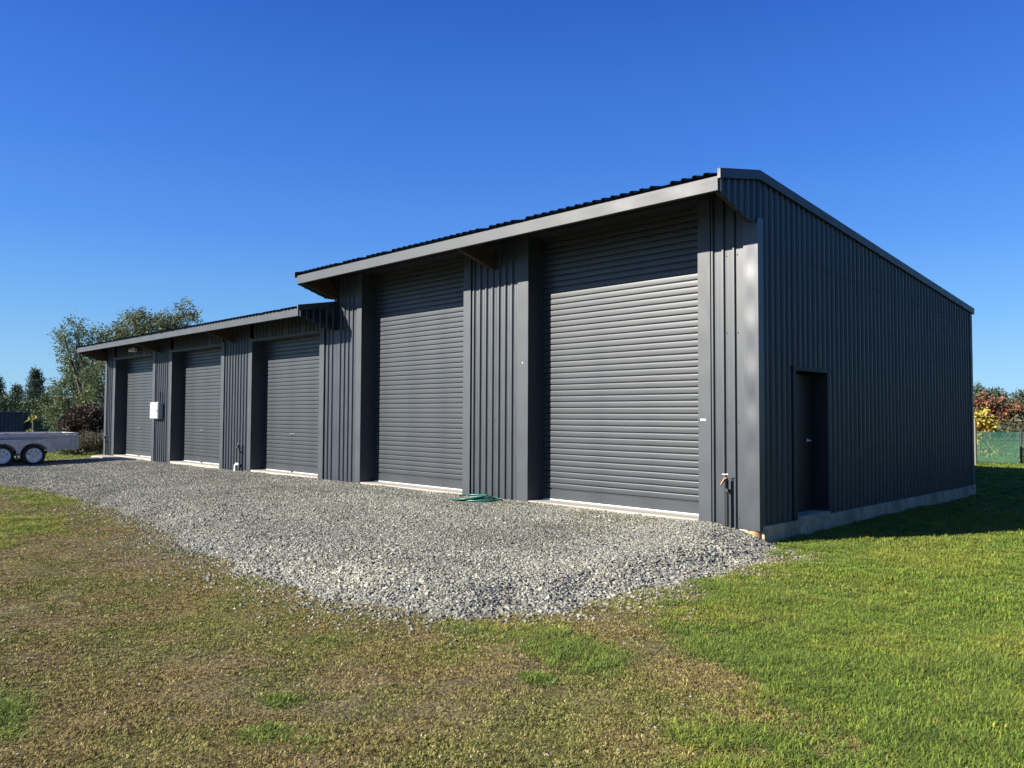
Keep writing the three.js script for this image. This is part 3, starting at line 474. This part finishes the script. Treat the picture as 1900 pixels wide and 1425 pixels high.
function plant(name, label, category, foot, blobs, o) {   // blobs in world metres: [centre, [rx, ry, rz], leaves]
  const t = thing(name, label, category, o.group, null, [foot.x, foot.y, foot.z]);
  const local = blobs.map(([c, r, n]) => [c.clone().sub(foot), r, n]), limbs = [];
  const topY = Math.max(...local.map(b => b[0].y)), fork = V(0, topY * (o.fork ?? .35), 0);
  const lean = V(rr(-.1, .1) * topY * .3, 0, rr(-.1, .1) * topY * .3); fork.add(lean);
  limbs.push(tube([V(0, -.15, 0), V(lean.x * .3, fork.y * .5, lean.z * .3), fork], o.trunk ?? .12, 10, 8));
  for (const [c, r] of local) { const e = c.clone().add(V(0, r[1] * .35, 0)), mid = fork.clone().lerp(e, .5).add(V(rr(-.1, .1), rr(.0, .2), rr(-.1, .1)).multiplyScalar(r[0])); limbs.push(cyl((o.trunk ?? .12) * .62, (o.trunk ?? .12) * .38, fork, mid, 7), cyl((o.trunk ?? .12) * .38, (o.trunk ?? .12) * .1, mid, e, 6)); for (let k = 0; k < 3; k++) limbs.push(cyl((o.trunk ?? .12) * .2, .006, mid, c.clone().add(V(rr(-1, 1) * r[0], rr(-.3, .9) * r[1], rr(-1, 1) * r[2]).multiplyScalar(.85)), 5)); }
  part(t, category === 'tree' ? 'trunk' : 'stems', merge(limbs), o.bark ?? bark);
  part(t, category === 'tree' ? 'crown' : 'foliage', leaves(local, o.size ?? .13, o.slim ?? .28, o.droop ?? 0, o.colors), leafMat);
  return t;
}
const blob = (px, py, rx, ry, depth, n, dz = 0) => { const c = at(px, py, depth + dz), k = depth / F; return [c, [rx * k, ry * k, rx * k * .9], n]; };
const footOf = (px, depth, y = -.12) => { const c = at(px, 860, depth); c.y = y; return c; };
const WATTLE = [[.10, .14, .072], [.115, .15, .07], [.09, .125, .075], [.13, .145, .06]], DARK = [[.038, .06, .034], [.05, .075, .036], [.045, .062, .04]];
{
  const d = 40;
  plant('wattle_tree', 'tall feathery grey green tree at the end of the low roof', 'tree', footOf(165, d), [blob(142, 608, 13, 22, d, 260), blob(118, 626, 15, 18, d, 300), blob(172, 622, 20, 15, d, 330), blob(138, 655, 28, 20, d, 800), blob(190, 655, 24, 20, d, 700), blob(150, 692, 30, 24, d, 1700, 1), blob(190, 700, 32, 26, d, 2000, -1), blob(128, 728, 32, 24, d, 1900, 1), blob(182, 745, 34, 28, d, 2400), blob(115, 770, 28, 24, d, 1700, 1), blob(168, 790, 34, 26, d, 1900, 1.4), blob(205, 770, 26, 40, d, 1700)], { size: .125, slim: .22, droop: .1, trunk: .17, fork: .25, colors: WATTLE });
  const e = 43;
  plant('gum_tree', 'spreading olive tree rising behind the low roof with one long bough', 'tree', footOf(270, e), [blob(212, 628, 22, 20, e, 900), blob(248, 612, 28, 26, e, 1300), blob(290, 612, 26, 24, e, 1200), blob(255, 588, 14, 12, e, 280), blob(318, 598, 20, 17, e, 560), blob(344, 578, 13, 15, e, 230), blob(360, 586, 10, 10, e, 140), blob(330, 622, 22, 20, e, 600), blob(225, 668, 34, 34, e, 1400), blob(280, 672, 40, 34, e, 1200), blob(335, 660, 30, 30, e, 700)], { size: .135, slim: .24, droop: .12, trunk: .2, fork: .4, colors: [[.13, .145, .062], [.115, .14, .066], [.15, .15, .06], [.10, .12, .06]] });
}
function conifer(label, px, topPy, halfPx, depth, colors, n = 2600) {
  const foot = footOf(px, depth), top = at(px, topPy, depth), H = top.y - foot.y, R = halfPx * depth / F, t = thing('conifer', label, 'tree', null, null, [foot.x, foot.y, foot.z]);
  const limbs = [cyl(.16, .02, V(0, -.2, 0), V(0, H, 0), 8)], bl = [];
  for (let k = 0; k < 46; k++) { const f = .12 + .88 * k / 46, r = R * Math.pow(1 - f, .9) * rr(.65, 1.15) + .05, a = k * 2.4, e = V(Math.cos(a) * r * .72, H * f, Math.sin(a) * r * .72); limbs.push(cyl(.03, .008, V(0, H * f + .1, 0), e, 5)); bl.push([e, [r * .5 + .08, H * .03 + .06, r * .5 + .08], Math.round(n / 46 * (1.5 - f))]); }
  part(t, 'trunk', merge(limbs), bark); part(t, 'crown', leaves(bl, .13 * depth / 70, .3, .05, colors), leafMat);
}
conifer('dark pointed conifer standing alone above the garden hedge', 62, 686, 30, 68, DARK, 7500);
conifer('shorter conifer between the pointed one and the hedge end', 27, 717, 22, 74, DARK, 5000);
conifer('blue green conifer at the far end of the garden hedge', -8, 700, 26, 78, DARK, 5000);
for (const [lab, px, py, rx, ry, d, cols] of [
  ['low dark bushy tree behind the navy shed', 14, 768, 40, 34, 60, DARK], ['rounded green tree beside the pointed conifer', 66, 778, 34, 30, 55, [[.05, .075, .035], [.06, .085, .035]]], ['yellowish green bushy tree beside the tall feathery tree', 95, 770, 24, 34, 50, [[.085, .105, .04], [.07, .095, .04]]]])
  plant('hedge_tree', lab, 'tree', footOf(px, d), [blob(px - rx * .4, py, rx * .6, ry * .8, d, 800), blob(px + rx * .4, py + 4, rx * .6, ry * .7, d, 800), blob(px, py - ry * .35, rx * .6, ry * .6, d, 700), blob(px, py + ry * .5, rx, ry * .6, d, 900)], { size: .17, slim: .34, trunk: .1, fork: .3, colors: cols, group: null });
{
  const d = 35; plant('smoke_bush', 'rounded burgundy shrub beside the far end of the shed', 'shrub', footOf(160, d), [blob(150, 782, 26, 22, d, 900), blob(175, 778, 22, 26, d, 900), blob(134, 794, 18, 16, d, 500), blob(160, 802, 34, 20, d, 1000), blob(190, 796, 16, 24, d, 500)], { size: .1, slim: .4, trunk: .05, fork: .15, colors: [[.055, .028, .025], [.065, .036, .028], [.045, .032, .024]] });
  for (const [px, lab] of [[160, 'dried brown lavender clump just behind the trailer tail'], [184, 'dried brown lavender clump against the end wall of the shed']]) {
    const e = 31.5; plant('lavender', lab, 'shrub', footOf(px, e, -.12), [blob(px, 824, 14, 12, e, 700), blob(px - 5, 832, 11, 8, e, 400), blob(px + 6, 830, 10, 9, e, 400)], { size: .11, slim: .1, droop: -.5, trunk: .02, fork: .1, colors: [[.13, .11, .075], [.10, .09, .065], [.15, .125, .09], [.08, .085, .05]] });
  }
  plant('groundcover_shrub', 'low grey green shrub on the grass behind the trailer', 'shrub', footOf(133, 31, -.12), [blob(128, 841, 12, 5, 31, 260), blob(140, 843, 10, 5, 31, 240)], { size: .09, slim: .3, trunk: .02, fork: .2, colors: [[.06, .075, .035], [.08, .08, .04]] });
}
function spiky(label, px, topPy, footPy, depth, half, n, cols, bend) {   // yucca / flax: long blades from a crown, some on a stem
  const foot = footOf(px, depth), t = thing('spiky_plant', label, 'plant', null, null, [foot.x, foot.y, foot.z]), k = depth / F, yTop = at(px, topPy, depth).y - foot.y, yc = Math.max(.05, at(px, footPy, depth).y - foot.y), pos = [], col = [];
  for (let i = 0; i < n; i++) { const a = i * 2.4, e = rr(.15, 1.35), l = (yTop - yc) * rr(.75, 1.1), dx = Math.cos(a) * Math.cos(e), dz = Math.sin(a) * Math.cos(e), w = .035, c = cols[i % cols.length], v = rr(.8, 1.3), o = V(0, yc, 0), m = V(dx * l * .6 * half, yc + l * .6 * Math.sin(e) + .04, dz * l * .6 * half), q = V(dx * l * half, yc + l * Math.sin(e) - bend * Math.cos(e) * l, dz * l * half), s = V(-Math.sin(a) * w, 0, Math.cos(a) * w);
    for (const p of [o.clone().sub(s), o.clone().add(s), m.clone().sub(s), o.clone().add(s), m.clone().add(s), m.clone().sub(s), m.clone().sub(s), m.clone().add(s), q]) { pos.push(p.x, p.y, p.z); col.push(c[0] * v, c[1] * v, c[2] * v); } }
  const g = new THREE.BufferGeometry(); g.setAttribute('position', new THREE.Float32BufferAttribute(pos, 3)); g.setAttribute('color', new THREE.Float32BufferAttribute(col, 3)); g.computeVertexNormals();
  part(t, 'leaves', g, leafMat); part(t, 'stem', cyl(.07, .05, V(0, -.1, 0), V(0, yc + .04, 0), 8), bark);
}
const FLAX = [[.20, .20, .06], [.14, .16, .05], [.26, .23, .08]];
spiky('yellow green yucca on a short trunk above the trailer side', 60, 766, 782, 38, 1.1, 60, FLAX, .35);
spiky('small yellow flax tuft at the corner of the navy shed', 53, 793, 812, 36, .8, 34, FLAX, .2);
spiky('yellow green flax clump in front of the green cloth fence', 95, 793, 813, 36, 1.0, 60, FLAX, .3);
{ // low dark shed or tank wall behind the trailer
  const a = at(42, 805, 41), b = at(-60, 805, 40), t = thing('navy_shed', 'low navy blue garden shed with ribbed walls behind the trailer', 'shed', null, null, [a.x, -.14, a.z], 0), dir = b.clone().sub(a).setY(0), L = dir.length(); dir.normalize(); const out = V(dir.z, 0, -dir.x); if (out.dot(EYE.clone().sub(a)) < 0) out.negate();
  const navy = mat([.016, .027, .055], { roughness: .5 }), h = 1.70, back = out.clone().negate();
  part(t, 'front_wall', sheet(ribPoints(0, L), V(0, 0, 0), dir, out, Y, K(0), K(h)), navy); part(t, 'end_wall', sheet(ribPoints(0, 2), V(0, 0, 0), back, dir.clone().negate(), Y, K(0), K(h)), navy); part(t, 'end_wall', sheet(ribPoints(0, 2), dir.clone().multiplyScalar(L), back, dir, Y, K(0), K(h)), navy); part(t, 'back_wall', sheet(ribPoints(0, L), back.clone().multiplyScalar(2), dir, back, Y, K(0), K(h)), navy);
  const rg = sheet(ribPoints(-.08, L + .08), V(0, h + .02, 0).addScaledVector(back, -.1), dir, Y, back, K(0), K(2.2)); part(t, 'roof', rg, navy);
}
// shade cloth fences
function clothFence(label, a, b, h, n, op) {
  const t = thing('cloth_fence', label, 'fence', null, null, [a.x, a.y, a.z]), d = b.clone().sub(a), L = Math.hypot(d.x, d.z), pos = [], uv = [], idx = [], N = 60;
  for (let i = 0; i <= N; i++) for (let j = 0; j <= 6; j++) { const f = i / N, s = .04 * Math.sin(f * n * Math.PI * 2) * Math.sin(j / 6 * 3.14) + .03 * (fbm(f * 30, j, 2, 171) - .5), nx = -d.z / L, nz = d.x / L; pos.push(d.x * f + nx * s, .03 + (h - .03) * j / 6 - (j === 6 ? .03 * Math.abs(Math.sin(f * n * Math.PI)) : 0), d.z * f + nz * s); uv.push(f * L, j / 6 * h); }
  for (let i = 0; i < N; i++) for (let j = 0; j < 6; j++) { const q = i * 7 + j; idx.push(q, q + 7, q + 1, q + 1, q + 7, q + 8); }
  const g = new THREE.BufferGeometry(); g.setAttribute('position', new THREE.Float32BufferAttribute(pos, 3)); g.setAttribute('uv', new THREE.Float32BufferAttribute(uv, 2)); g.setIndex(idx); g.computeVertexNormals();
  part(t, 'cloth', g, mat([.013, .095, .07], { roughness: .8, transparent: true, opacity: op, map: texture(128, (u, v) => { const k = .7 + .5 * fbm(u * 3, v * 24, 3, 175, 0); return [k, k, k]; }) }));
  for (let i = 0; i <= n; i++) { const f = i / n; part(t, 'post', box(d.x * f - .02, d.x * f + .02, -.2, h + .06, d.z * f - .02, d.z * f + .02), M.black); }
  for (const y of [.06, h - .02]) part(t, 'wire', cyl(.005, .005, V(0, y, 0), V(d.x, y, d.z), 5), M.steel);
}
const gy = (p) => { p.y = lawnY(p.x, p.z); return p; };
clothFence('see through green cloth fence across the lawn behind the shed', gy(V(-4.5, 0, -18.2)), gy(V(9, 0, -20.5)), 1.0, 4, .6);
clothFence('green cloth fence in the garden behind the flax clump', footOf(48, 42, -.12), footOf(215, 42, -.12), 1.45, 3, .92);
solo('fence_post', (() => { const r = ray(1809, 866), k = -EYE.y / r.y, p = EYE.clone().addScaledVector(r, k); return new THREE.CylinderGeometry(.06, .065, 1.7, 14).translate(p.x, .62, p.z); })(), mat([.3, .27, .2], { roughness: .9 }), 'weathered round timber post close to the back corner of the shed', 'post');
// right hand background, beyond the cloth fence
{
  const Rf = (px, d) => { const c = at(px, 860, d); c.y = .0; return c; };
  plant('maple_tree', 'red leaved maple beyond the green cloth fence', 'tree', Rf(1836, 35), [blob(1828, 748, 20, 12, 35, 338), blob(1812, 757, 14, 12, 35, 247), blob(1850, 762, 22, 12, 35, 338), blob(1876, 764, 18, 12, 35, 273), blob(1835, 772, 30, 12, 35, 338)], { size: .11, slim: .45, droop: .15, trunk: .06, fork: .5, colors: [[.20, .055, .036], [.17, .07, .04], [.11, .085, .04], [.23, .10, .065], [.09, .09, .04]] });
  plant('golden_tree', 'small golden yellow tree in front of the red maple', 'tree', Rf(1818, 29), [blob(1812, 772, 12, 10, 29, 156), blob(1822, 782, 14, 12, 29, 208), blob(1832, 790, 9, 8, 29, 97), blob(1815, 795, 8, 12, 29, 104), blob(1836, 838, 10, 7, 29, 78), blob(1812, 815, 6, 10, 29, 45)], { size: .11, slim: .4, droop: .35, trunk: .035, fork: .5, colors: [[.48, .33, .05], [.40, .30, .05], [.30, .28, .06]] });
  plant('sapling', 'thin bare stemmed sapling in front of the green cloth fence', 'tree', Rf(1891, 27), [blob(1880, 792, 12, 12, 27, 84), blob(1874, 812, 8, 8, 27, 39), blob(1896, 788, 10, 12, 27, 71)], { size: .1, slim: .35, droop: .3, trunk: .025, fork: .8, colors: [[.06, .07, .04], [.10, .09, .045]] });
  spiky('pale tuft of long grass round the sapling foot', 1891, 843, 862, 27, 1.1, 70, [[.22, .2, .1], [.14, .15, .05], [.3, .27, .16]], .35);
  const far = [['grey green tree behind the red maple with a ragged top', 1816, 752, 18, 36, 60], ['rounded dark tree beyond the maple', 1848, 752, 22, 28, 66], ['dark tree with thin spires beyond the sapling', 1872, 765, 14, 22, 70], ['wide grey green tree at the end of the far trees', 1895, 762, 24, 34, 62], ['large far tree past the sapling', 1945, 760, 34, 42, 64], ['dark shrubby tree under the far trees', 1862, 790, 30, 16, 50], ['bushy far tree hidden behind the shed corner', 1790, 765, 24, 32, 60]];
  for (const [lab, px, py, rx, ry, d] of far) plant('far_tree', lab, 'tree', Rf(px, d), [blob(px - rx * .4, py + ry * .1, rx * .55, ry * .5, d, 900), blob(px + rx * .4, py + ry * .15, rx * .55, ry * .5, d, 900), blob(px, py - ry * .45, rx * .5, ry * .45, d, 800), blob(px, py + ry * .6, rx, ry * .5, d, 1000)], { size: .17, slim: .34, trunk: .12, fork: .3, colors: [[.07, .095, .07], [.055, .08, .06], [.085, .10, .07]] });
}
// shelter trees beyond the right edge of the view: the shaded end wall mirrors them
for (let k = 0; k < 7; k++) {
  const f = V(20 + 2.5 * hash(k, 1), -.2, 5 - k * 6), h = 8.6 + 1.8 * hash(k, 2);
  plant('shelter_tree', ['first', 'second', 'third', 'fourth', 'fifth', 'sixth', 'last'][k] + ' shelter belt tree counted from the road end, facing the shed end wall', 'tree', f, [[f.clone().add(V(0, h * .35, 0)), [2.2, h * .35, 3.6], 1100], [f.clone().add(V(0, h * .7, 1)), [1.8, h * .3, 2.8], 800], [f.clone().add(V(0, h * .72, -1.6)), [1.8, h * .28, 2.4], 800]], { size: .42, slim: .42, trunk: .2, fork: .3, colors: DARK });
}
renderer.render(scene, camera);
